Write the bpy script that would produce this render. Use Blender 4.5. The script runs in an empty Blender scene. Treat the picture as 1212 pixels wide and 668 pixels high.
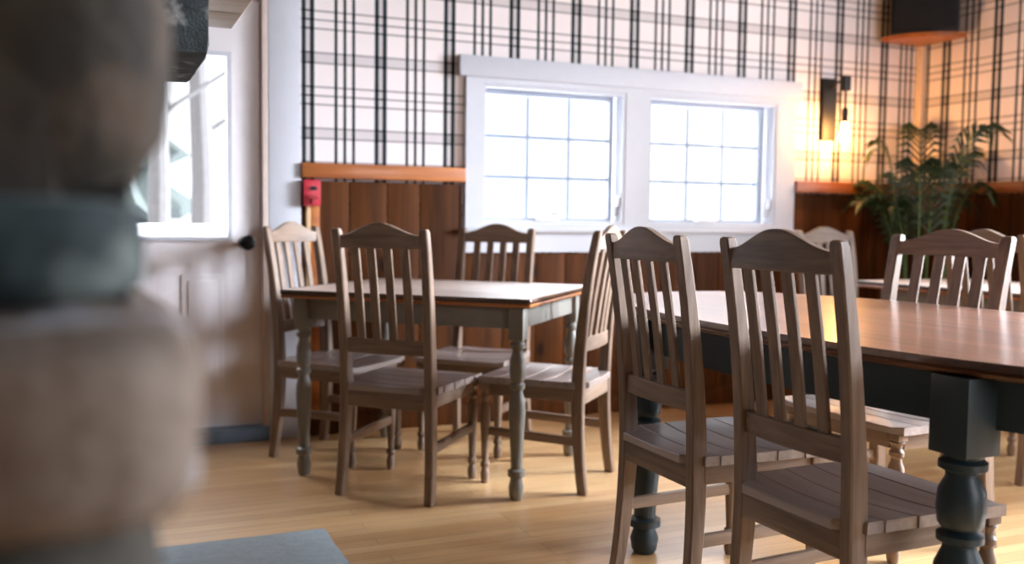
import bpy, bmesh, math, random
from mathutils import Vector, Matrix, noise
random.seed(7)
PI = math.pi
C = bpy.context.scene.collection
scn = bpy.context.scene

# ---------------------------------------------------------------- camera
F_PX, PITCH, ROLL, CAM_H, YAW = 1126.3, 0.0633, 0.0106, 1.0598, 0.3983
fw = Vector((0, math.cos(PITCH), -math.sin(PITCH))); r0 = Vector((1, 0, 0)); u0 = r0.cross(fw)
rr = r0*math.cos(ROLL) + u0*math.sin(ROLL); uu = u0*math.cos(ROLL) - r0*math.sin(ROLL)
RZ = Matrix.Rotation(-YAW, 3, 'Z')
rr, uu, fw = RZ @ rr, RZ @ uu, RZ @ fw
cd = bpy.data.cameras.new('camera'); cam = bpy.data.objects.new('camera', cd); C.objects.link(cam)
M = Matrix((rr, uu, -fw)).transposed().to_4x4(); M.translation = Vector((0, 0, CAM_H)); cam.matrix_world = M
cd.sensor_width = 36; cd.lens = 36*F_PX/1212; cd.shift_x = 22/1212
cd.clip_start = 0.05; cd.clip_end = 200
cd.dof.use_dof = True; cd.dof.focus_distance = 2.45; cd.dof.aperture_fstop = 2.0
scn.camera = cam
# ---------------------------------------------------------------- light and exposure
scn.view_settings.view_transform = 'Standard'; scn.view_settings.look = 'None'
scn.view_settings.gamma = 1; scn.view_settings.use_curve_mapping = False
scn.view_settings.exposure = 0.40
SKY = 1.4
SKY_TOP = 10.0
SUN = 42.0
w = bpy.data.worlds.new('overcast_sky'); scn.world = w; w.use_nodes = True
nt = w.node_tree; bg = nt.nodes['Background']; bg.inputs['Color'].default_value = (0.90, 0.94, 1.0, 1); bg.inputs['Strength'].default_value = SKY
_tc = nt.nodes.new('ShaderNodeTexCoord'); _sp = nt.nodes.new('ShaderNodeSeparateXYZ'); _mr = nt.nodes.new('ShaderNodeMapRange')   # overcast: the zenith far brighter than the horizon
nt.links.new(_tc.outputs['Generated'], _sp.inputs[0]); nt.links.new(_sp.outputs[2], _mr.inputs[0]); _mr.interpolation_type = 'SMOOTHSTEP'
for _i, _v in enumerate((.17, .62, SKY, SKY_TOP)): _mr.inputs[_i+1].default_value = _v
nt.links.new(_mr.outputs[0], bg.inputs['Strength'])
scn.cycles.max_bounces = 8; scn.cycles.diffuse_bounces = 5; scn.cycles.glossy_bounces = 4
scn.cycles.sample_clamp_indirect = 6; scn.cycles.caustics_reflective = False; scn.cycles.caustics_refractive = False
WY, RX, CEIL = 4.627, 4.90, 2.90          # window wall, right wall, ceiling
LX, BY = -2.6, -3.6                       # left wall, wall behind the camera
def portal(loc, rot, sx, sy):
    l = bpy.data.lights.new('window_portal', 'AREA'); l.shape = 'RECTANGLE'; l.size = sx; l.size_y = sy
    l.cycles.is_portal = True
    o = bpy.data.objects.new('window_portal', l); C.objects.link(o); o.location = loc; o.rotation_euler = rot
def daylight(loc, rot, sx, sy, k=1.0):
    l = bpy.data.lights.new('window_daylight', 'AREA'); l.shape = 'RECTANGLE'; l.size = sx; l.size_y = sy
    l.energy = k*DAY*PI*sx*sy; l.color = (.84, .91, 1.0)
    o = bpy.data.objects.new('window_daylight', l); C.objects.link(o); o.location = loc; o.rotation_euler = rot
G1 = (1.905, 2.648, 1.084, 1.727); G2 = (2.920, 3.660, 1.084, 1.727); GD = (0.075, 0.585, 0.977, 1.815)
for g in (G1, G2, GD):
    portal(((g[0]+g[1])/2, WY+0.13, (g[2]+g[3])/2), (-PI/2, 0, 0), g[1]-g[0], g[3]-g[2])
_sl = bpy.data.lights.new('hazy_sun', 'SUN'); _sl.energy = SUN; _sl.angle = math.radians(40); _sl.color = (.78, .87, 1)      # low sun behind thin cloud, through the right-hand windows
_so = bpy.data.objects.new('hazy_sun', _sl); C.objects.link(_so); _so.rotation_euler = Vector((-.95, .26, -.33)).to_track_quat('-Z', 'Y').to_euler(); _so.location = (9, -6, 4)
RW = ((0.2, 1.1), (1.25, 2.15), (2.3, 3.2))    # picture windows in the right wall, outside the frame
RZ0, RZ1 = 0.9, 2.68
DAY = 13.0
FWIN = (2.3, 4.5)
daylight((sum(FWIN)/2, BY-0.16, (RZ0+RZ1)/2), (PI/2, 0, 0), FWIN[1]-FWIN[0], RZ1-RZ0, .48)
_q = Vector((0, -.8, -.6)).to_track_quat('-Z', 'Y').to_euler()      # lamps added outside, above door and windows, standing in for high sky
daylight((.33, WY+1.1, 3.1), _q, 1.6, 1.2, .6); daylight((2.8, WY+1.1, 3.1), _q, 3.0, 1.2, .35)
for a, b in RW:
    daylight((RX+0.16, (a+b)/2, (RZ0+RZ1)/2), (0, PI/2, 0), RZ1-RZ0, b-a)

# ---------------------------------------------------------------- materials
def lin(c):
    return tuple(((v/255)/12.92 if v/255 <= .04045 else ((v/255+.055)/1.055)**2.4) for v in c) + (1,)
def newmat(name):
    m = bpy.data.materials.new(name); m.use_nodes = True
    t = m.node_tree; return m, t, t.nodes['Principled BSDF']
def nd(t, typ, **k):
    n = t.nodes.new(typ)
    for a, b in k.items(): setattr(n, a, b)
    return n
def mixc(t, f, a, b):
    n = nd(t, 'ShaderNodeMix', data_type='RGBA')
    for s, v in ((0, f), (6, a), (7, b)):
        if hasattr(v, 'is_linked'): t.links.new(v, n.inputs[s])
        else: n.inputs[s].default_value = v
    return n.outputs[2]
def mth(t, op, *a):
    n = nd(t, 'ShaderNodeMath', operation=op)
    for i, v in enumerate(a):
        if hasattr(v, 'is_linked'): t.links.new(v, n.inputs[i])
        else: n.inputs[i].default_value = v
    return n.outputs[0]
def coords(t, scale=(1, 1, 1), rnd=0.0):
    tc = nd(t, 'ShaderNodeTexCoord'); mp = nd(t, 'ShaderNodeMapping'); mp.inputs['Scale'].default_value = scale
    src = tc.outputs['Object']
    if rnd:
        oi = nd(t, 'ShaderNodeObjectInfo'); v = nd(t, 'ShaderNodeVectorMath', operation='SCALE')
        cmb = nd(t, 'ShaderNodeCombineXYZ')
        for i in range(3): t.links.new(oi.outputs['Random'], cmb.inputs[i])
        t.links.new(cmb.outputs[0], v.inputs[0]); v.inputs['Scale'].default_value = rnd
        ad = nd(t, 'ShaderNodeVectorMath', operation='ADD')
        t.links.new(src, ad.inputs[0]); t.links.new(v.outputs[0], ad.inputs[1]); src = ad.outputs[0]
    t.links.new(src, mp.inputs[0]); return mp.outputs[0]
def noi(t, co, scale, detail=4, rough=.55):
    n = nd(t, 'ShaderNodeTexNoise'); n.inputs['Scale'].default_value = scale; n.inputs['Detail'].default_value = detail
    n.inputs['Roughness'].default_value = rough; t.links.new(co, n.inputs['Vector']); return n.outputs[0]
def rng(t, v, a, b, c=0., d=1.):
    n = nd(t, 'ShaderNodeMapRange'); t.links.new(v, n.inputs[0])
    for i, x in enumerate((a, b, c, d)): n.inputs[i+1].default_value = x
    return n.outputs[0]
def bump(t, bs, h, st, dist=.002):
    b = nd(t, 'ShaderNodeBump'); b.inputs['Strength'].default_value = st; b.inputs['Distance'].default_value = dist
    t.links.new(h, b.inputs['Height']); t.links.new(b.outputs[0], bs.inputs['Normal'])
def plain(name, c, rough=.5, metal=0, var=.12, bs_=0.0, scale=18):
    m, t, b = newmat(name); c = lin(c); co = coords(t)
    n = rng(t, noi(t, co, scale), .3, .7)
    d = tuple(x*(1-var) for x in c[:3]) + (1,)
    t.links.new(mixc(t, n, c, d), b.inputs['Base Color'])
    b.inputs['Roughness'].default_value = rough; b.inputs['Metallic'].default_value = metal
    if bs_: bump(t, b, noi(t, co, scale*6), bs_)
    return m
def wood(name, c1, c2, axis='z', rough=.45, fine=60, rnd=3.0, coat=0.0, knots=0.0, bs_=.15, spec=.5, crough=.12):
    m, t, b = newmat(name)
    s = {'x': (.06, 1, 1), 'y': (1, .06, 1), 'z': (1, 1, .06)}[axis]
    co = coords(t, s, rnd)
    n1 = noi(t, co, fine, 5, .6); n2 = noi(t, co, fine*.2, 3)
    f = mth(t, 'ADD', mth(t, 'MULTIPLY', n1, .55), mth(t, 'MULTIPLY', n2, .45))
    col = mixc(t, rng(t, f, .36, .64), lin(c1), lin(c2))
    if knots:
        v = nd(t, 'ShaderNodeTexVoronoi'); v.inputs['Scale'].default_value = 3.2
        t.links.new(coords(t, {'x': (.55, 1, 1), 'y': (1, .55, 1), 'z': (1, 1, .55)}[axis], rnd), v.inputs['Vector'])
        col = mixc(t, rng(t, v.outputs['Distance'], .04, .10, knots, 0), col, lin((30, 14, 8)))
    t.links.new(col, b.inputs['Base Color']); b.inputs['Roughness'].default_value = rough
    b.inputs['Coat Weight'].default_value = coat; b.inputs['Coat Roughness'].default_value = crough
    b.inputs['Specular IOR Level'].default_value = spec
    bump(t, b, n1, bs_, .001)
    return m
CH = ((138, 115, 97), (98, 78, 63))
chair_z = wood('stained_wood_upright', *CH, 'z', .42, 70)
chair_x = wood('stained_wood_rail', *CH, 'x', .42, 70)
chair_y = wood('stained_wood_stretcher', *CH, 'y', .42, 70)
seat_m = wood('stained_wood_seat', (156, 140, 132), (122, 106, 98), 'x', .4, 60, coat=.9, spec=.9, crough=.32)
top_m = wood('varnished_table_wood', (190, 168, 154), (158, 134, 118), 'x', .45, 34, 2, 1.0, spec=1.0, crough=.5)
top2_m = wood('varnished_dark_table_wood', (150, 100, 72), (104, 62, 42), 'y', .4, 26, 2, .9, spec=.8, crough=.2)
edge_m = wood('table_edge_wood', (176, 110, 56), (122, 68, 32), 'x', .3, 40, 2, .3)
edge_dark = wood('table_edge_dark_stain', (84, 54, 34), (52, 32, 20), 'x', .3, 40, 2, .3)
paint1 = plain('warm_grey_paint', (122, 117, 108), .42, var=.10)
paint2 = plain('dark_slate_paint', (34, 50, 56), .42, var=.16)
white = plain('white_trim_paint', (200, 200, 206), .45, var=.03)
door_m = plain('door_paint', (232, 224, 224), .62, var=.04)
cream = plain('cream_corner_trim', (230, 205, 180), .6, var=.05)
ceil_m = plain('ceiling_boards', (96, 72, 54), .8, var=.03)
plaster = plain('plaster', (92, 70, 54), .85, var=.05)
rail_m = wood('chair_rail_pine', (190, 112, 48), (140, 72, 26), 'x', .4, 30, 0, .2, .6)
panel_m = wood('wainscot_pine', (98, 54, 18), (46, 23, 8), 'z', .6, 22, 0, 0, .9, spec=.1)
taupe = wood('mantel_wood', (168, 152, 134), (142, 126, 110), 'x', .6, 40, 0)
black_m = plain('black_metal', (22, 22, 24), .4, .3)
knob_m = plain('black_knob', (16, 22, 26), .3, .2)
blackwood = plain('black_stained_board', (30, 30, 30), .6, var=.3)
red_m = plain('red_plastic', (190, 40, 56), .35, var=.05)
slate_m = plain('slate', (160, 172, 178), .75, var=.16, bs_=.5, scale=30)
sill_m = plain('threshold_slate', (86, 96, 108), .6, var=.2)
tan_m = plain('pale_conduit', (216, 176, 130), .5)
pot_m = plain('dark_pot', (48, 40, 36), .6)
soil_m = plain('potting_soil', (40, 28, 20), .95, var=.4)
leaf_m = plain('palm_leaf', (26, 52, 20), .5, var=.4, scale=6)
stem_m = plain('palm_stem', (70, 100, 34), .5, var=.2)
snow_m = plain('snow', (238, 242, 248), .8, var=.03, scale=2)
bark_m = plain('tree_bark', (58, 54, 52), .9, var=.3)
needle_m = plain('evergreen_needles', (42, 48, 44), .9, var=.4, scale=4)
deck_m = plain('deck_rail_paint', (60, 92, 98), .6, var=.1)
grille_m = plain('speaker_cloth', (18, 20, 24), .9, var=.3, scale=60)
plastic_w = plain('white_plastic', (225, 225, 228), .35, var=.02)

def glass():
    m, t, b = newmat('window_glass')
    g = nd(t, 'ShaderNodeBsdfGlossy'); g.inputs['Roughness'].default_value = .02
    tr = nd(t, 'ShaderNodeBsdfTransparent'); mx = nd(t, 'ShaderNodeMixShader')
    fr = nd(t, 'ShaderNodeFresnel'); fr.inputs[0].default_value = 1.45
    gm = nd(t, 'ShaderNodeNewGeometry'); t.links.new(mth(t, 'MULTIPLY', fr.outputs[0], mth(t, 'SUBTRACT', 1., gm.outputs['Backfacing'])), mx.inputs[0]); t.links.new(tr.outputs[0], mx.inputs[1]); t.links.new(g.outputs[0], mx.inputs[2])
    t.links.new(mx.outputs[0], t.nodes['Material Output'].inputs[0]); return m
glass_m = glass()

def floor_mat():
    m, t, b = newmat('maple_floorboards')
    co = coords(t)
    br = nd(t, 'ShaderNodeTexBrick'); br.offset = .37; br.offset_frequency = 3
    for k, v in (('Scale', 1.), ('Brick Width', 1.35), ('Row Height', .058), ('Mortar Size', .0009), ('Mortar Smooth', .2), ('Bias', 0.)):
        br.inputs[k].default_value = v
    br.inputs['Color1'].default_value = lin((226, 188, 136)); br.inputs['Color2'].default_value = lin((200, 154, 102)); br.inputs['Mortar'].default_value = lin((92, 58, 30))
    t.links.new(co, br.inputs['Vector'])
    g = rng(t, noi(t, coords(t, (.06, 1, 1)), 55, 5, .6), .3, .7)
    col = mixc(t, mth(t, 'MULTIPLY', g, .35), br.outputs['Color'], lin((158, 104, 58)))
    t.links.new(col, b.inputs['Base Color']); b.inputs['Roughness'].default_value = .38
    b.inputs['Coat Weight'].default_value = .7; b.inputs['Coat Roughness'].default_value = .28
    inv = mth(t, 'SUBTRACT', 1., br.outputs['Fac']); bump(t, b, inv, .3, .001)
    return m
def paper(axis):
    m, t, b = newmat('plaid_wallpaper_' + ('along' if axis == 0 else 'across'))
    tc = nd(t, 'ShaderNodeTexCoord'); sp = nd(t, 'ShaderNodeSeparateXYZ'); t.links.new(tc.outputs['Object'], sp.inputs[0])
    P = .3625
    def stripes(v, c0, offs, wd):
        u = mth(t, 'MULTIPLY', mth(t, 'FRACT', mth(t, 'DIVIDE', mth(t, 'SUBTRACT', v, c0 - P/4), P)), P)   # pair at P/4, triple at 3P/4
        r = None
        for o in offs:
            cpr = mth(t, 'COMPARE', u, P/4 + o, wd/2)
            r = cpr if r is None else mth(t, 'MAXIMUM', r, cpr)
        return r
    X = sp.outputs[axis]; Z = sp.outputs[2]; c0 = .9655 if axis == 0 else 4.43
    v1 = stripes(X, c0, (-.0205, .0205), .0215); v2 = stripes(X, c0, (P/2-.044, P/2, P/2+.044), .015); v3 = stripes(X, c0, (0,), .030)
    h1 = stripes(Z, 1.842, (-.0245, .0245), .011); h2 = stripes(Z, 1.842, (P/2-.042, P/2, P/2+.042), .0105); h3 = stripes(Z, 1.842, (0,), .042)
    pap = lin((240, 229, 226)); dk = lin((18, 36, 40))
    col = mixc(t, mth(t, 'MULTIPLY', h3, .22), pap, dk)
    col = mixc(t, mth(t, 'MULTIPLY', mth(t, 'MAXIMUM', h1, h2), .55), col, lin((60, 50, 56)))
    col = mixc(t, mth(t, 'MULTIPLY', v3, .30), col, dk)
    col = mixc(t, mth(t, 'MULTIPLY', mth(t, 'MAXIMUM', v1, v2), .97), col, dk)
    cr = mth(t, 'MULTIPLY', mth(t, 'MAXIMUM', v1, mth(t, 'MAXIMUM', v2, mth(t, 'MULTIPLY', v3, .55))), mth(t, 'MAXIMUM', h1, mth(t, 'MAXIMUM', h2, mth(t, 'MULTIPLY', h3, .4))))
    col = mixc(t, cr, col, lin((10, 20, 24)))
    t.links.new(col, b.inputs['Base Color']); b.inputs['Roughness'].default_value = .85; b.inputs['Specular IOR Level'].default_value = .1
    return m
def rock(name, c1, c2, c3=None, rough=.85, sc=7):
    m, t, b = newmat(name); co = coords(t)
    a = noi(t, co, sc, 5, .6); f = noi(t, co, sc*8, 4, .6)
    col = mixc(t, rng(t, a, .38, .62), lin(c1), lin(c2))
    if c3: col = mixc(t, rng(t, noi(t, co, sc*.7+3, 3), .52, .62), col, lin(c3))
    col = mixc(t, rng(t, f, .55, .75, 0, .5), col, lin(tuple(x*.6 for x in c2)))
    t.links.new(col, b.inputs['Base Color']); b.inputs['Roughness'].default_value = rough
    bump(t, b, f, .6, .006)
    return m

# ---------------------------------------------------------------- mesh helpers
def link(name, bm, mat, parent=None, ang=32):
    me = bpy.data.meshes.new(name); bmesh.ops.recalc_face_normals(bm, faces=bm.faces); bm.to_mesh(me); bm.free()
    for m in (mat if isinstance(mat, (list, tuple)) else [mat]): me.materials.append(m)
    for p in me.polygons: p.use_smooth = True
    me.set_sharp_from_angle(angle=math.radians(ang))
    o = bpy.data.objects.new(name, me); C.objects.link(o)
    if parent: o.parent = parent
    return o
def tag(o, label=None, cat=None, group=None, kind=None):
    for k, v in (('label', label), ('category', cat), ('group', group), ('kind', kind)):
        if v: o[k] = v
    return o
def empty(name, loc=(0, 0, 0), rz=0):
    o = bpy.data.objects.new(name, None); C.objects.link(o); o.location = loc; o.rotation_euler = (0, 0, rz); o.empty_display_size = .1; return o
def box(bm, x0, x1, y0, y1, z0, z1, bev=0., mi=0):
    vs = [bm.verts.new((x, y, z)) for x in (x0, x1) for y in (y0, y1) for z in (z0, z1)]
    fs = [bm.faces.new([vs[i] for i in q]) for q in ((0, 1, 3, 2), (4, 6, 7, 5), (0, 4, 5, 1), (2, 3, 7, 6), (0, 2, 6, 4), (1, 5, 7, 3))]
    for f in fs: f.material_index = mi
    if bev:
        es = {e for f in fs for e in f.edges}
        r = bmesh.ops.bevel(bm, geom=list(es), offset=bev, segments=2, affect='EDGES', profile=.6)
        for f in r['faces']: f.material_index = mi
    return vs
def BX(name, mat, parent, *a, bev=0.):
    bm = bmesh.new(); box(bm, *a, bev=bev); return link(name, bm, mat, parent)
def loft(bm, rings, close=True, cap=True):
    R = [[bm.verts.new(p) for p in r] for r in rings]; n = len(R[0])
    for a, b in zip(R, R[1:]):
        for i in range(n if close else n-1):
            j = (i+1) % n; bm.faces.new((a[i], a[j], b[j], b[i]))
    if cap: bm.faces.new(R[0][::-1]); bm.faces.new(R[-1])
def sect(cx, cy, z, w, d, ch=.005):
    a, b = w/2, d/2
    return [Vector((cx+x, cy+y, z)) for x, y in ((-a+ch, -b), (a-ch, -b), (a, -b+ch), (a, b-ch), (a-ch, b), (-a+ch, b), (-a, b-ch), (-a, -b+ch))]
def lathe(bm, prof, cx=0, cy=0, n=20, cap=True):
    loft(bm, [[Vector((cx+r*math.cos(2*PI*i/n), cy+r*math.sin(2*PI*i/n), z)) for i in range(n)] for z, r in prof], cap=cap)
def tube(bm, pts, rad, n=8):
    pts = [Vector(p) for p in pts]; rings = []
    for i, p in enumerate(pts):
        d = (pts[min(i+1, len(pts)-1)] - pts[max(i-1, 0)]).normalized()
        a = d.cross(Vector((0, 0, 1)) if abs(d.z) < .9 else Vector((1, 0, 0))).normalized(); b = d.cross(a)
        r = rad[i] if isinstance(rad, (list, tuple)) else rad
        rings.append([p + (a*math.cos(2*PI*k/n) + b*math.sin(2*PI*k/n))*r for k in range(n)])
    loft(bm, rings)
def copy_tree(o, parent=None):
    c = o.copy(); C.objects.link(c)
    if parent: c.parent = parent
    for ch in list(o.children): copy_tree(ch, c)
    return c
def struct(o): o['kind'] = 'structure'; return o

# ---------------------------------------------------------------- the room shell
def wallx(bm, y0, y1, x0, x1, z0, z1, holes):          # wall along X with rectangular holes (x0,x1,z0,z1), built of boxes
    xs = sorted({x0, x1, *[h[0] for h in holes], *[h[1] for h in holes]}); zs = sorted({z0, z1, *[h[2] for h in holes], *[h[3] for h in holes]})
    for a, b in zip(xs, xs[1:]):
        for c, d in zip(zs, zs[1:]):
            mx, mz = (a+b)/2, (c+d)/2
            if not any(h[0] < mx < h[1] and h[2] < mz < h[3] for h in holes):
                box(bm, a, b, y0, y1, c, d)
DOOR = (-.115, .765, .0, 2.10)
OP1 = (1.864, 2.715, 1.05, 1.772); OP2 = (2.857, 3.745, 1.05, 1.772)
bm = bmesh.new(); wallx(bm, WY, WY+.14, LX-.14, RX+.14, 0, CEIL, [DOOR, OP1, OP2])
struct(link('wall_back', bm, paper(0)))
bm = bmesh.new()
ys = [BY-.14] + [v for p in RW for v in p] + [WY]
for i in range(0, len(ys), 2): box(bm, RX, RX+.14, ys[i], ys[i+1], 0, CEIL)
for a, b in RW: box(bm, RX, RX+.14, a, b, 0, RZ0); box(bm, RX, RX+.14, a, b, RZ1, CEIL)
struct(link('wall_right', bm, paper(1)))
struct(BX('wall_left', plaster, None, LX-.14, LX, BY-.14, WY, 0, CEIL))
bm = bmesh.new(); wallx(bm, BY-.14, BY, LX, RX, 0, CEIL, [(FWIN[0], FWIN[1], RZ0, RZ1)]); struct(link('wall_front', bm, plaster))
struct(BX('floor', floor_mat(), None, LX-.14, RX+.14, BY-.14, WY+.14, -.1, 0))
struct(BX('ceiling', ceil_m, None, LX-.14, RX+.14, BY-.14, WY+.14, CEIL, CEIL+.1))

# wainscot boards, chair rails, baseboards
def boards(name, along, a, b, z0, z1, face, wd=.20):
    bm = bmesh.new(); x = a
    k = 0
    while x < b - .01:
        ww = wd*(1 + .22*math.sin(k*2.3+1)); e = min(b, x+ww); k += 1
        if along == 'x': box(bm, x+.003, e-.003, face-.016, face-.001, z0, z1, .0012)
        else: box(bm, face-.016, face-.001, x+.003, e-.003, z0, z1, .0012)
        x = e
    return struct(link(name, bm, panel_m))
boards('trim_1', 'x', .93, 1.76, .0, 1.25, WY)
boards('trim_2', 'x', 1.76, 3.89, .0, .895, WY)
boards('trim_3', 'x', 3.89, RX-.02, .0, 1.25, WY)
for i, (a, b) in enumerate(((BY, .2), (1.1, 1.25), (2.15, 2.3), (3.2, WY-.02))):
    boards('trim_%d' % (4+i), 'y', a, b, 0, 1.25, RX)
for i, (a, b) in enumerate(RW): boards('trim_%d' % (8+i), 'y', a, b, 0, RZ0-.06, RX)
struct(BX('trim_11', rail_m, None, .927, 1.768, WY-.05, WY-.001, 1.262, 1.334, bev=.006))
struct(BX('trim_12', rail_m, None, 3.893, RX-.03, WY-.05, WY-.001, 1.255, 1.325, bev=.006))
for i, (a, b) in enumerate(((1.11, 1.24), (2.16, 2.29), (3.22, WY-.052))):
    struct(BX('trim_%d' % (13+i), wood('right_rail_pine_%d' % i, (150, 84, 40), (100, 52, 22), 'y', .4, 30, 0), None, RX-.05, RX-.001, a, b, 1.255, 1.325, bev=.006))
struct(BX('trim_16', white, None, .772, .925, WY-.03, WY-.001, 0, 2.7, bev=.004))        # broad white board between door and wallpaper
struct(BX('trim_17', white, None, -.115, .772, WY-.03, WY-.001, 2.10, 2.24, bev=.004))
struct(BX('trim_18', cream, None, RX-.05, RX-.001, WY-.05, WY-.001, 1.33, CEIL-.002, bev=.012))
struct(BX('baseboard_back', panel_m, None, .93, RX-.02, WY-.03, WY-.0165, 0, .10, bev=.003))

# door: slab with tall window, panels, knob
struct(BX('threshold', sill_m, None, -.112, .762, WY-.06, WY+.14, .001, .066, bev=.004))
bm = bmesh.new()
dy0, dy1 = WY+.010, WY+.052
wallx(bm, dy0, dy1, -.103, .742, .072, 2.085, [(GD[0], GD[1], GD[2], GD[3])])
for x0, x1 in ((-.0, .26), (.375, .565)):               # raised panels under the glass
    box(bm, x0, x1, dy0-.006, dy0+.002, .24, .80, .004)
    box(bm, x0+.03, x1-.03, dy0-.012, dy0, .27, .77, .004)
d = link('door_1', bm, door_m); struct(d)
bm = bmesh.new(); wallx(bm, dy0-.014, dy0+.002, GD[0]-.028, GD[1]+.022, GD[2]-.022, GD[3]+.022, [GD])
link('glass_moulding', bm, white, d)
BX('pane', glass_m, d, GD[0]-.004, GD[1]+.004, dy0+.018, dy0+.024, GD[2]-.004, GD[3]+.004)
bm = bmesh.new(); lathe(bm, [(0, .012), (.0, .032), (.006, .032), (.010, .014), (.032, .012), (.04, .026), (.052, .036), (.066, .034), (.074, .02), (.076, .004)], n=24)
o = link('door_knob', bm, knob_m, d); o.location = (.672, dy0, .948); o.rotation_euler = (PI/2, 0, 0); o['label'] = 'round black door knob'
bm = bmesh.new()
box(bm, .744, .771, WY-.028, WY+.06, .067, 2.098, .002); box(bm, -.114, -.105, WY-.0, WY+.06, .067, 2.098); box(bm, -.105, .744, WY-.0, WY+.06, 2.088, 2.099)
struct(link('door_frame', bm, plain('door_jamb_paint', (214, 194, 182), .55)))

# windows: casing board surround, frame, sash, grille, crank and lever
bm = bmesh.new()
wallx(bm, WY-.034, WY-.001, 1.772, 3.888, .900, 1.803, [OP1, OP2])
box(bm, 1.732, 3.914, WY-.052, WY-.001, 1.803, 1.909, .004)
box(bm, 1.745, 3.905, WY-.062, WY-.034, 1.006, 1.028, .004)
struct(link('trim_19', bm, white))
for k, (op, g) in enumerate(((OP1, G1), (OP2, G2))):
    root = empty('window_%d' % (k+1), ((op[0]+op[1])/2, WY, op[2])); struct(root)
    def W(name, mat, bm): o = link(name, bm, mat, root); o.matrix_parent_inverse = Matrix.Translation(-root.location); return o
    bm = bmesh.new(); wallx(bm, WY-.03, WY+.12, op[0]+.001, op[1]-.001, op[2]+.001, op[3]-.001, [(op[0]+.018, op[1]-.018, op[2]+.016, op[3]-.016)]); W('frame', white, bm)
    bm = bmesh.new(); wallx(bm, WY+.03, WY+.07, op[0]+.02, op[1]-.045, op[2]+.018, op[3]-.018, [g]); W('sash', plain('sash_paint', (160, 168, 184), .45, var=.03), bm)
    bm = bmesh.new(); box(bm, g[0]-.003, g[1]+.003, WY+.046, WY+.052, g[2]-.003, g[3]+.003); W('pane', glass_m, bm)
    bm = bmesh.new()
    for i in (1, 2):
        x = g[0]+(g[1]-g[0])*i/3; z = g[2]+(g[3]-g[2])*i/3
        box(bm, x-.0085, x+.0085, WY+.041, WY+.0435, g[2], g[3]); box(bm, g[0], g[1], WY+.0412, WY+.0433, z-.0085, z+.0085)
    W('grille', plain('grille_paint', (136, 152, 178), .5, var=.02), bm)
    cx = (g[0]+g[1])/2 - .03
    bm = bmesh.new(); box(bm, cx-.05, cx+.07, WY-.035, WY+.028, op[2]+.016, op[2]+.036, .006)
    tube(bm, [(cx, WY-.02, op[2]+.035), (cx+.03, WY-.035, op[2]+.062), (cx+.055, WY-.05, op[2]+.05)], .008); W('crank', plastic_w, bm)
    bm = bmesh.new(); box(bm, op[1]-.04, op[1]-.022, WY+.0, WY+.028, 1.10, 1.19, .004); box(bm, op[1]-.037, op[1]-.025, WY-.022, WY+.0, 1.15, 1.21, .003); W('lock_lever', plastic_w, bm)
for k, (a, b) in enumerate(RW):
    root = empty('window_%d' % (k+3), (RX, (a+b)/2, RZ0)); struct(root)
    bm = bmesh.new()
    for q in ((a, a+.06, RZ0, RZ1), (b-.06, b, RZ0, RZ1), (a+.06, b-.06, RZ0, RZ0+.06), (a+.06, b-.06, RZ1-.06, RZ1), ((a+b)/2-.02, (a+b)/2+.02, RZ0+.06, RZ1-.06)):
        box(bm, RX+.02, RX+.12, q[0], q[1], q[2], q[3], .004)
    o = link('frame', bm, white, root); o.matrix_parent_inverse = Matrix.Translation(-root.location)
    bm = bmesh.new(); box(bm, RX+.06, RX+.066, a+.05, b-.05, RZ0+.05, RZ1-.05)
    o = link('pane', bm, glass_m, root); o.matrix_parent_inverse = Matrix.Translation(-root.location)

# ---------------------------------------------------------------- outside: snow, deck rail, trees
bm = bmesh.new(); N = 24
g = [[bm.verts.new((-30+60*i/N, 4.80+40*j/N, -.35+.25*noise.noise(Vector((i*.5, j*.5, 0))) - .1)) for j in range(N+1)] for i in range(N+1)]
for i in range(N):
    for j in range(N): bm.faces.new((g[i][j], g[i+1][j], g[i+1][j+1], g[i][j+1]))
struct(link('snow_ground', bm, snow_m))
bm = bmesh.new(); g = [[bm.verts.new((5.1+30*i/N, -30+34.7*j/N, -.4)) for j in range(N+1)] for i in range(N+1)]
for i in range(N):
    for j in range(N): bm.faces.new((g[i][j], g[i+1][j], g[i+1][j+1], g[i][j+1]))
struct(link('snow_ground', bm, snow_m))
rt = empty('deck_railing', (0, 6.6, 0)); tag(rt, 'pale blue-green deck railing with snow on top, seen through the door glass', 'railing')
bm = bmesh.new(); box(bm, -1.8, 1.6, -.05, .05, .88, .93, .004); box(bm, -1.8, 1.6, -.03, .03, .62, .66, .004)
link('rail', bm, deck_m, rt)
for x in (-1.75, -.6, .35, 1.55): BX('post', deck_m, rt, x-.05, x+.05, -.049, .049, -.45, .879, bev=.004)
bm = bmesh.new(); box(bm, -1.8, 1.6, -.07, .07, .93, 1.02, .03); link('snow_cap', bm, snow_m, rt)
tree_spots = [(.55, 9.5, .10, 0), (1.15, 11.5, .13, 0), (.35, 15.0, .5, 1)]
tl = {0: ['pale bare trunk outside behind the deck railing, nearer the stone column', 'pale bare trunk outside, seen through the right side of the door glass'],
      1: ['dark evergreen outside beyond the deck railing, seen through the door glass']}
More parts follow.
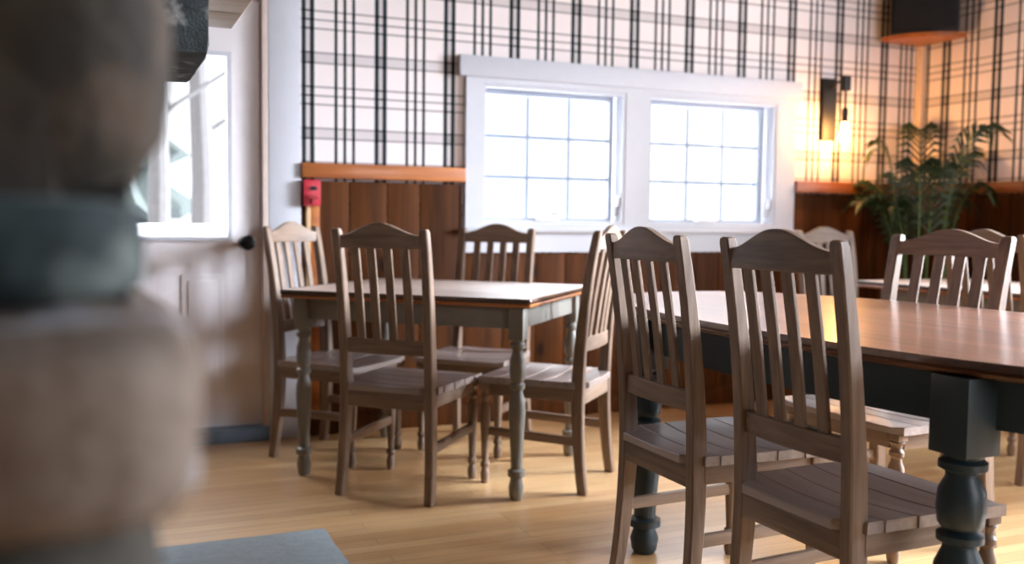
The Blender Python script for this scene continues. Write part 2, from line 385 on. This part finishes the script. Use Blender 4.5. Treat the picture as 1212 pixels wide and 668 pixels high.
for x, y, r, kd in tree_spots:
    if kd == 0:
        bm = bmesh.new(); tube(bm, [(0, 0, -.6), (.03, 0, 1.5), (-.05, 0, 4), (.1, 0, 8)], [r*1.3, r, r*.8, r*.4], 10)
        for q in range(5):
            z = 2+q*1.1; a = q*2.4; tube(bm, [(0, 0, z), (math.cos(a)*.7, math.sin(a)*.7, z+.5), (math.cos(a)*1.4, math.sin(a)*1.4, z+1.3)], [r*.3, r*.2, .01], 6)
        o = link('bare_tree', bm, bark_m); o.location = (x, y, 0); tag(o, tl[0].pop(0), 'tree', 'bare trees outside')
    else:
        o = empty('evergreen_tree', (x, y, 0)); tag(o, tl[1].pop(0), 'tree')
        bm = bmesh.new(); lathe(bm, [(-.6, .12), (1.2, .1), (5.4, .03)], n=8); link('trunk', bm, bark_m, o)
        bm = bmesh.new()
        for q in range(7):
            z = .5+q*.75; R = r*2.2*(1-q/8.5)
            ring = [Vector((R*(1+.25*math.sin(k*3.1+q))*math.cos(2*PI*k/18), R*(1+.25*math.sin(k*3.1+q))*math.sin(2*PI*k/18), z-.2*(k % 2))) for k in range(18)]
            loft(bm, [ring, [v*.55+Vector((0, 0, .45*z+.35)) for v in ring], [Vector((v.x*.05, v.y*.05, z+1.0)) for v in ring]])
        link('foliage', bm, needle_m, o)

# ---------------------------------------------------------------- dining chair
HS, HP = .440, 1.03
def post_c(z):          # centre of a rear post: (half spacing, y, width, depth)
    if z < .40:
        t = z/.40; y = .030*math.sin(t*PI/2)**.8; hx = .190 - .012*t; dp = .036+.014*t; wd = .034+.002*t
    else:
        t = (z-.40)/(HP-.40); y = .030 - .012*t - .060*t*t; hx = .178+.004*t; dp = .050-.020*t; wd = .036-.001*t
    return hx, y, wd, dp
def rail_bm(z0f, z1f, th, bow, n=18, zc=.8):
    hx = post_c(zc)[0]-.016; yb = post_c(zc)[1]
    rings = []
    for i in range(n+1):
        u = -1+2*i/n; x = u*hx; y = yb - bow*(1-u*u); z0, z1 = z0f(u), z1f(u); c = .003
        rings.append([Vector((x, y-th/2+c, z0)), Vector((x, y+th/2-c, z0)), Vector((x, y+th/2, z0+c)), Vector((x, y+th/2, z1-c)), Vector((x, y+th/2-c, z1)), Vector((x, y-th/2+c, z1)), Vector((x, y-th/2, z1-c)), Vector((x, y-th/2, z0+c))])
    bm = bmesh.new(); loft(bm, rings); return bm
def turned_leg(z_top, zb, s=1.0):
    """square block above zb, turned below; unit profile scaled by s (radius)"""
    prof = [(0, .014), (.012, .017), (.035, .019), (.055, .014), (.062, .013), (.068, .019), (.082, .019), (.088, .013), (.12, .0145), (.20, .0185), (.27, .0215), (.305, .0215), (.325, .015), (.335, .0145), (.343, .020), (.355, .020), (.363, .0145), (.372, .014), (.385, .020), (zb-.004, .0215), (zb, .018)]
    return [(z, r*s) for z, r in prof]
def make_chair():
    root = empty('dining_chair')
    # seat of side-to-side boards, scooped
    bm = bmesh.new(); ny = 5; y0, y1 = -.006, .452
    for k in range(ny):
        a = y0+(y1-y0)*k/ny + (.0006 if k else 0); b = y0+(y1-y0)*(k+1)/ny - (.0006 if k < ny-1 else 0)
        rings = []
        for i in range(15):
            u = -1+2*i/14
            hw = .205 + .018*((a+b)/2-y0)/(y1-y0)
            def zt(y):
                v = (y-y0)/(y1-y0); return HS - .013*(1-u*u)*(math.sin(PI*min(1, .15+v*.9))**1) - (.006 if v > .97 else 0)
            sh = lambda y: (-.018*abs(u)**6 if k == ny-1 and y == b else 0)
            aa, bb = a, b+sh(b); x = u*hw
            if k == 0 and abs(u) > .78: aa = y0+.045          # notched round the posts
            rings.append([Vector((x, aa, HS-.026)), Vector((x, bb, HS-.026)), Vector((x, bb, zt(bb)-.003)), Vector((x, bb-.003, zt(bb))), Vector((x, aa+.003, zt(aa))), Vector((x, aa, zt(aa)-.003))])
        loft(bm, rings)
    link('seat', bm, seat_m, root, 40)
    for s in (-1, 1):
        bm = bmesh.new(); zs = [0, .004, .06, .12, .18, .24, .30, .36, .40, .46, .55, .65, .75, .85, .95, HP-.014, HP-.004, HP]
        rings = []
        for z in zs:
            hx, y, wd, dp = post_c(z); k = 1 if 0 < z < HP-.01 else (.86 if z != HP else .55)
            if z == HP-.004: k = .86
            rings.append(sect(s*hx, y, z, wd*k, dp*k, .004*k))
        loft(bm, rings); link('rear_post', bm, chair_z, root)
        bm = bmesh.new(); lathe(bm, turned_leg(.41, .39), s*.188, .418, 14)
        box(bm, s*.188-.020, s*.188+.020, .398, .438, .3905, HS-.027, .003); link('front_leg', bm, chair_z, root)
        BX('side_rail', chair_y, root, min(s*.180, s*.198), max(s*.180, s*.198), .045, .399, .362, HS-.027, bev=.002)
        bm = bmesh.new(); rr_ = [[Vector((s*.186+dx, y, z+dz)) for dx, dz in ((-.008, -.017), (.008, -.017), (.011, 0), (.008, .017), (-.008, .017), (-.011, 0))] for y, z in ((.035, .205), (.41, .215))]
        loft(bm, rr_); link('stretcher', bm, chair_y, root)
    BX('front_rail', chair_x, root, -.170, .170, .409, .427, .362, HS-.027, bev=.002)
    BX('rear_rail', chair_x, root, -.162, .162, .008, .030, .350, HS-.027, bev=.002)
    def arch(u):
        b = max(0, min(1, (1-abs(u))*1.04)); return 1.005 + .046*(b*b*(3-2*b))
    link('crest_rail', rail_bm(lambda u: .957, arch, .022, .014, 28, .98), chair_x, root, 40)
    link('lower_rail', rail_bm(lambda u: .556, lambda u: .612, .020, .014, 18, .585), chair_x, root, 40)
    for i in range(4):
        u = (-1.5+i)/2.5; bm = bmesh.new(); rings = []
        for k in range(9):
            z = .610+.349*k/8; t = k/8
            hx, yb = post_c(.585)[:2]; hx2, yb2 = post_c(.98)[:2]
            x = u*.171; y = yb+(yb2-yb)*t - .014*(1-u*u) + .003*math.sin(PI*t)
            rings.append(sect(x, y, z, .034, .011, .002))
        loft(bm, rings); link('slat', bm, chair_z, root)
    return root
chair0 = make_chair(); used = [False]
def place_chair(x, y, yaw, label, group, sx=1.0):
    o = chair0 if not used[0] else copy_tree(chair0); used[0] = True
    o.location = (x, y, 0); o.rotation_euler = (0, 0, yaw); o.scale = (sx, 1, 1)
    tag(o, label, 'chair', group); return o
GA, GB, GC = 'chairs around the square table', 'chairs around the large oval table', 'chairs around the far table'
place_chair(1.003, 3.433, -.769, 'grey-brown slat-back dining chair at the square table, back to the viewer, nearest of its chairs', GA)
place_chair(1.813, 4.308, 2.376, 'slat-back dining chair behind the square table, below the left window, facing the viewer', GA)
place_chair(1.883, 3.362, .773, 'slat-back dining chair seen side-on at the right end of the square table', GA)
place_chair(.870, 4.375, -2.4105, 'pale-lit slat-back dining chair by the white door at the left end of the square table', GA)
place_chair(1.456, 2.287, -1.578, 'foreground slat-back chair tucked under the oval table, left of the nearest chair', GB)
place_chair(1.441, 1.700, -1.558, 'largest foreground slat-back dining chair, nearest the viewer, its shaded seat under the oval table', GB)
place_chair(2.725, 2.455, PI/2, 'wide grey slat-back dining chair on the far side of the oval table, facing the viewer', GB, 1.27)
place_chair(3.840, 4.230, PI, 'white-lit dining chair with only its arched back showing, beneath the right window corner', GC)
place_chair(3.500, 2.900, -PI/2, 'tan-lit dining chair mostly hidden behind the wide grey chair', GC)

# ---------------------------------------------------------------- tables
def table_leg(parent, x, y, H, zb, w, s, mat):
    bm = bmesh.new(); k = zb/.40
    prof = [(0, .022), (.012, .028), (.045, .032), (.072, .025), (.078, .024), (.084, .036), (.104, .036), (.110, .024), (.16, .0255), (.24, .031), (.31, .0355), (.345, .034), (.375, .024), (.385, .023), (.392, .032), (.405, .032), (.412, .023)]
    hi = [(.425, .031), (.455, .034), (.49, .032), (.515, .023), (.525, .023), (.532, .033), (.545, .033), (.552, .026)]
    full = [(z/.56*zb, r*s) for z, r in prof+hi] + [(zb, .028*s)]
    lathe(bm, full, x, y, 24)
    box(bm, x-w/2, x+w/2, y-w/2, y+w/2, zb+.0005, H, .003)
    link('leg', bm, mat, parent)
def rounded_top(outline, z0, z1, lip=.006):
    n = len(outline); c = sum(outline, Vector((0, 0)))/n; bm = bmesh.new()
    def ring(off, z):
        r = []
        for i, p in enumerate(outline):
            t = (outline[(i+1) % n]-outline[i-1]).normalized(); nn = Vector((t.y, -t.x))
            if nn.dot(p-c) < 0: nn = -nn
            q = p-nn*off; r.append(Vector((q.x, q.y, z)))
        return r
    h = z1-z0
    loft(bm, [ring(lip*1.5, z0), ring(lip*.3, z0+h*.15), ring(0, z0+h*.30), ring(lip*.6, z0+h*.42), ring(0, z0+h*.55), ring(0, z1-h*.15), ring(lip*.5, z1)])
    return bm
def top_faces(o):
    zs = [v.co.z for v in o.data.vertices]; zm = min(zs)+(max(zs)-min(zs))*.42
    for p in o.data.polygons: p.material_index = 0 if p.normal.z > .8 else (2 if p.center.z > zm else 1)
def rrect(x0, x1, y0, y1, r, n=6):
    out = []
    for cx, cy, a in ((x1-r, y1-r, 0), (x0+r, y1-r, 90), (x0+r, y0+r, 180), (x1-r, y0+r, 270)):
        for i in range(n+1): t = math.radians(a+90*i/n); out.append(Vector((cx+r*math.cos(t), cy+r*math.sin(t))))
    return out
# square table
T1 = empty('dining_table', (1.391, 3.854, 0), -.7508)
tag(T1, 'square wooden-topped dining table with turned warm grey legs near the white door', 'table')
W2, D2, H1 = .466, .375, .775
o = link('tabletop', rounded_top(rrect(-W2-.072, W2+.072, -D2-.072, D2+.10, .012, 3), H1-.034, H1), [top_m, edge_m, edge_dark], T1, 40); top_faces(o)
for sx in (-1, 1):
    for sy in (-1, 1): table_leg(T1, sx*W2, sy*D2, H1-.035, .615, .058, .92, paint1)
for s in (-1, 1):
    BX('apron', paint1, T1, -W2+.03, W2-.03, s*D2-.010, s*D2+.010, .655, H1-.035, bev=.002)
    BX('apron', paint1, T1, s*W2-.010, s*W2+.010, -D2+.03, D2-.03, .655, H1-.035, bev=.002)
# oval table
T2 = empty('oval_dining_table', (2.100, 2.0, 0))
tag(T2, 'large oval dining table with brown top and dark slate-painted base, at right foreground', 'table')
H2 = .795; A_, B_, E_ = .568, 1.15, 2.4
def sup(a, b, n=120, e=E_):
    r = []
    for i in range(n):
        t = 2*PI*i/n; c, s = math.cos(t), math.sin(t)
        r.append(Vector((a*math.copysign(abs(c)**(2/e), c), b*math.copysign(abs(s)**(2/e), s))))
    return r
o = link('tabletop', rounded_top(sup(A_, B_), H2-.034, H2, .007), [top2_m, wood('oval_edge_wood', (112, 72, 44), (70, 42, 24), 'y', .3, 30, 0, .3), edge_dark], T2, 40); top_faces(o)
bm = bmesh.new(); ou = sup(A_-.045, B_-.10); inn = sup(A_-.067, B_-.122)
loft(bm, [[Vector((p.x, p.y, z)) for p in q] for q, z in ((ou, .655), (ou, H2-.0345), (inn, H2-.0345), (inn, .655), (ou, .655))], cap=False)
link('apron', bm, paint2, T2)
for sx in (-1, 1):
    for sy in (-1, 1): table_leg(T2, (.37 if sx+sy == 2 else sx*.475), (.805 if sx+sy == 2 else (.585 if sy > 0 else -.612)), H2-.035, .60, .094, 1.42, paint2)
# far table
T3 = empty('dining_table', (4.05, 3.02, 0))
tag(T3, 'far wooden dining table with amber edge, only its corner showing left of the potted palm', 'table')
o = link('tabletop', rounded_top(rrect(-.38, .38, -.80, .82, .015, 3), H1-.034, H1), [top_m, edge_m, edge_dark], T3, 40); top_faces(o)
for sx in (-1, 1):
    for sy in (-1, 1): table_leg(T3, sx*.31, sy*.66, H1-.035, .615, .058, .92, paint1)
for s in (-1, 1):
    BX('apron', paint1, T3, -.28, .28, s*.66-.01, s*.66+.01, .655, H1-.035); BX('apron', paint1, T3, s*.31-.01, s*.31+.01, -.63, .63, .655, H1-.035)

# ---------------------------------------------------------------- stone fireplace on the left
def stone(bm, x0, x1, y0, y1, z0, z1, seed, rough=.10, e=8.0):
    n = 7; b2 = bmesh.new(); bmesh.ops.create_cube(b2, size=2); bmesh.ops.subdivide_edges(b2, edges=b2.edges, cuts=n, use_grid_fill=True)
    c = Vector(((x0+x1)/2, (y0+y1)/2, (z0+z1)/2)); h = Vector(((x1-x0)/2, (y1-y0)/2, (z1-z0)/2)); m = min(h)
    mp = {}
    for v in b2.verts:
        p = v.co; k = (abs(p.x)**e+abs(p.y)**e+abs(p.z)**e)**(1/e); q = p/k
        dd = noise.noise(Vector((q.x*1.5, q.y*1.5, q.z*1.5))+Vector((seed*7.3, seed*3.1, seed)))*rough + noise.noise(Vector(q*5)+Vector((seed, 0, 0)))*rough*.3
        mp[v] = bm.verts.new(c + Vector((q.x*h.x, q.y*h.y, q.z*h.z)) + q.normalized()*dd*m*1.6)
    for f in b2.faces: bm.faces.new([mp[v] for v in f.verts])
    b2.free()
FP = empty('stone_fireplace', (-.4, 1.7, 0)); tag(FP, 'rough stone fireplace column in the extreme left foreground, out of focus', 'fireplace')
def fp(name, bm, mat, ang=60): o = link(name, bm, mat, FP, ang); o.matrix_parent_inverse = Matrix.Translation((.4, -1.7, 0)); return o
R_brown = rock('brown_fieldstone', (58, 50, 38), (42, 37, 30), (74, 60, 48), sc=9)
R_teal = rock('dark_slate_fieldstone', (34, 50, 52), (24, 34, 36), (96, 104, 100), sc=9)
R_beige = rock('beige_fieldstone', (122, 108, 96), (84, 60, 42), (156, 154, 158), sc=10)
R_gran = rock('dark_granite', (44, 52, 54), (22, 26, 28), (120, 118, 116), sc=24)
R_mort = rock('mortar', (70, 64, 58), (50, 46, 42))
bm = bmesh.new(); box(bm, -1.0, -.02, .62, 1.0, 0, CEIL-.01); box(bm, -.5, .022, .68, .93, 0, CEIL-.01); box(bm, -1.0, -.02, 1.0, 2.15, 1.15, CEIL-.01); box(bm, -1.0, -.02, 2.15, 2.85, 0, CEIL-.01); box(bm, -1.0, -.75, 1.0, 2.15, 0, 1.15)
fp('chimney', bm, R_mort)
courses = [(0, .20, R_beige), (.20, .42, R_teal), (.42, .62, R_brown), (.62, .795, R_teal)]
sd = 1
for z0, z1, mt in courses:
    bm = bmesh.new(); stone(bm, -.42, .032, .50, .98, z0+.006, z1-.004, sd); fp('stone', bm, mt); sd += 1
    bm = bmesh.new(); stone(bm, -.98, -.43, .52, .98, z0+.006, z1-.004, sd+20); fp('stone', bm, [R_brown, R_beige, R_teal, R_brown][sd % 4])
near = [(-.40, .034, .50, .95, .800, .900, R_brown), (-.30, .054, .46, .90, .906, 1.006, R_beige), (-.36, .031, .55, .95, 1.010, 1.074, R_teal), (-.42, .047, .62, 1.0, 1.076, 1.36, R_brown),
        (-.40, .040, .60, 1.0, 1.365, 1.56, R_teal), (-.42, .045, .60, 1.0, 1.57, 1.80, R_beige), (-.42, .04, .60, 1.0, 1.81, 2.1, R_brown), (-.42, .04, .60, 1.0, 2.11, 2.4, R_teal), (-.42, .04, .60, 1.0, 2.41, 2.73, R_brown)]
for a in near:
    bm = bmesh.new(); stone(bm, *a[:6], sd, .05); fp('stone', bm, a[6]); sd += 1
    bm = bmesh.new(); stone(bm, -.98, a[0]-.01, a[2]+.02, a[3], a[4], a[5], sd+30); fp('stone', bm, [R_beige, R_brown, R_teal][sd % 3])
for k in range(7):
    z0 = .01+k*.19
    bm = bmesh.new(); stone(bm, -.5, .02, 2.16, 2.5, z0, z0+.185, sd); fp('stone', bm, [R_brown, R_teal, R_beige][k % 3]); sd += 1
    bm = bmesh.new(); stone(bm, -.5, .01, 2.51, 2.86, z0, z0+.185, sd); fp('stone', bm, [R_beige, R_brown, R_teal][k % 3]); sd += 1
bm = bmesh.new(); stone(bm, -.5, .221, 1.96, 2.42, 1.382, 1.612, 51, .02, 40); o = fp('corbel_stone', bm, R_gran); o['label'] = 'dark granite block with a rough pale edge'
bm = bmesh.new()
for k in range(8): box(bm, -.3, .382, 1.06+k*.2305, 1.06+(k+1)*.2305-.004, 1.614, 1.70, .003)
o = fp('mantel_shelf', bm, taupe); o['label'] = 'taupe wooden mantel seen from below'
bm = bmesh.new(); xs = [-.01] + [.0+.7*i/12 for i in range(1, 13)]
far = [Vector((x, 3.098+.006*noise.noise(Vector((x*9, 0, 3))), .03)) for x in xs]; rgt = [Vector((.700+.007*noise.noise(Vector((0, y*11, 5))), y, .03)) for y in [3.06-i*.06 for i in range(34)]]
ringT = far + rgt + [Vector((-.01, 1.02, .03))]
loft(bm, [[Vector((p.x, p.y, .001)) for p in ringT], [Vector((p.x, p.y, .024)) for p in ringT], [Vector((p.x-.004, p.y-.003, .03)) for p in ringT]])
fp('hearth_slab', bm, slate_m)

# ---------------------------------------------------------------- wall fittings
al = empty('fire_alarm_pull_station', (.972, WY-.017, 1.19)); tag(al, 'small red fire alarm pull station on the wainscot beside the white board', 'fire alarm')
BX('housing', red_m, al, -.041, .041, -.050, -.0, -.062, .062, bev=.006)
bm = bmesh.new(); box(bm, -.010, .022, -.056, -.049, .012, .030, .002); link('slot', bm, black_m, al)
bm = bmesh.new(); box(bm, -.028, .028, -.060, -.050, -.030, -.014, .002); box(bm, -.008, .008, -.064, -.050, -.050, -.030, .002); link('pull_handle', bm, plain('dark_red_plastic', (150, 20, 34), .35), al)
cdt = empty('wire_cover', (.985, WY-.017, 0)); tag(cdt, 'pale strip and amber wood cover running down the wainscot under the red alarm', 'cover')
BX('cover_board', rail_m, cdt, -.012, .030, -.016, 0, .10, 1.127, bev=.002); BX('conduit', tan_m, cdt, -.036, -.013, -.018, 0, .10, 1.127, bev=.004)

sc = empty('wall_sconce', (4.15, WY, 1.76)); tag(sc, 'black board wall sconce with a glowing bare bulb right of the windows', 'lamp')
BX('back_board', blackwood, sc, -.055, .048, -.028, -.001, -.185, .19, bev=.003)
bm = bmesh.new(); tube(bm, [(0, -.02, .13), (0, -.08, .16), (.0, -.14, .17), (.0, -.15, .155)], .008); link('arm', bm, black_m, sc)
bm = bmesh.new(); tube(bm, [(.0, -.15, .16), (.0, -.15, .0)], .008); box(bm, -.020, .020, -.173, -.127, .10, .19, .004); link('cord', bm, black_m, sc)
bm = bmesh.new(); lathe(bm, [(-.085, .017), (-.01, .019), (.002, .012)], .0, -.15, 16); link('socket', bm, black_m, sc)
bm = bmesh.new(); lathe(bm, [(-.205, .004), (-.202, .013), (-.190, .022), (-.175, .026), (-.155, .024), (-.130, .018), (-.105, .014), (-.087, .013)], .0, -.15, 20)
bulb_m, t, b = newmat('glowing_bulb'); b.inputs['Base Color'].default_value = (1, .7, .4, 1); b.inputs['Emission Color'].default_value = (1, .46, .13, 1); b.inputs['Emission Strength'].default_value = 300
link('bulb', bm, bulb_m, sc)

# quarter-round corner shelf and speaker
bm = bmesh.new(); n = 20; R = .335
pr = [Vector((0, 0, 0))] + [Vector((-R*math.cos(PI/2*i/n), -R*math.sin(PI/2*i/n), 0)) for i in range(n+1)]
loft(bm, [[p for p in pr], [p+Vector((0, 0, .028)) for p in pr]])
o = link('corner_shelf', bm, rail_m); o.location = (RX-.052, WY-.052, 2.195); tag(o, 'quarter-round amber wood shelf high in the corner under the black speaker', 'shelf')
sp = empty('speaker', (RX-.215, WY-.215, 2.2245), -PI/4); tag(sp, 'black box speaker standing on the quarter-round corner shelf', 'speaker')
bm = bmesh.new(); box(bm, -.19, .19, -.085, .085, 0, .42, .008); link('cabinet', bm, black_m, sp)
bm = bmesh.new(); box(bm, -.175, .175, -.093, -.0845, .02, .40, .004); link('grille', bm, grille_m, sp)

# potted palm
PP = empty('potted_palm', (4.50, 4.20, 0)); tag(PP, 'dark green potted palm in the corner right of the sconce', 'plant')
bm = bmesh.new(); lathe(bm, [(0, .11), (.01, .12), (.28, .155), (.30, .165), (.32, .165), (.32, .15), (.29, .145)], n=28, cap=True); link('pot', bm, pot_m, PP)
bm = bmesh.new(); lathe(bm, [(.27, .14), (.3, .142), (.302, .05)], n=20); link('soil', bm, soil_m, PP)
for k in range(13):
    a = k*2.399+.5; lean = .10+.26*((k*37) % 10)/10; hgt = .95+.55*((k*53) % 17)/17
    base = Vector((.05*math.cos(a), .05*math.sin(a), .29)); dirv = Vector((math.cos(a), math.sin(a), 0))
    pts = []
    for i in range(15):
        t = i/14; rad = .06 + lean*(t**1.8)*1.0
        z = .29 + (hgt-.10)*math.sin(min(1, t*1.0)*PI*.56)
        p = base + dirv*rad + Vector((0, 0, z-.29))
        # keep fronds inside the corner
        p.x = min(p.x, .33); p.y = min(p.y, .34); pts.append(p)
    bm = bmesh.new(); tube(bm, pts, [.008-.006*i/14 for i in range(15)], 6); st = link('stem', bm, stem_m, PP)
    bm = bmesh.new()
    for i in range(6, 15):
        for s in (-1, 1):
            for half in (0, .5):
                if i == 14 and half: continue
                j = min(i+1, 14); p = pts[i].lerp(pts[j], half); tng = (pts[j]-pts[i-1]).normalized()
                side = tng.cross(Vector((0, 0, 1))); side = (side if side.length > .05 else Vector((1, 0, 0))).normalized()*s
                L = .23*(1-.5*abs((i+half-9)/6)); d1 = (side*.75+tng*.75+Vector((0, 0, .1))).normalized(); up = d1.cross(tng).normalized()
                mid = p+d1*L*.5; tip = p+d1*L+Vector((0, 0, -.09*L/.2)); wv = tng*.012
                for q in (mid, tip): q.x = min(q.x, .37); q.y = min(q.y, .39)
                a0, a1 = p-wv*.4, p+wv*.4; th = Vector((0, 0, .0015))
                v = [bm.verts.new(x) for x in (a0, a1, mid+wv, mid-wv, tip, mid+th*2)]
                bm.faces.new((v[0], v[1], v[5])); bm.faces.new((v[1], v[2], v[5])); bm.faces.new((v[3], v[0], v[5])); bm.faces.new((v[2], v[4], v[5])); bm.faces.new((v[4], v[3], v[5]))
    link('frond', bm, leaf_m, PP, 60)
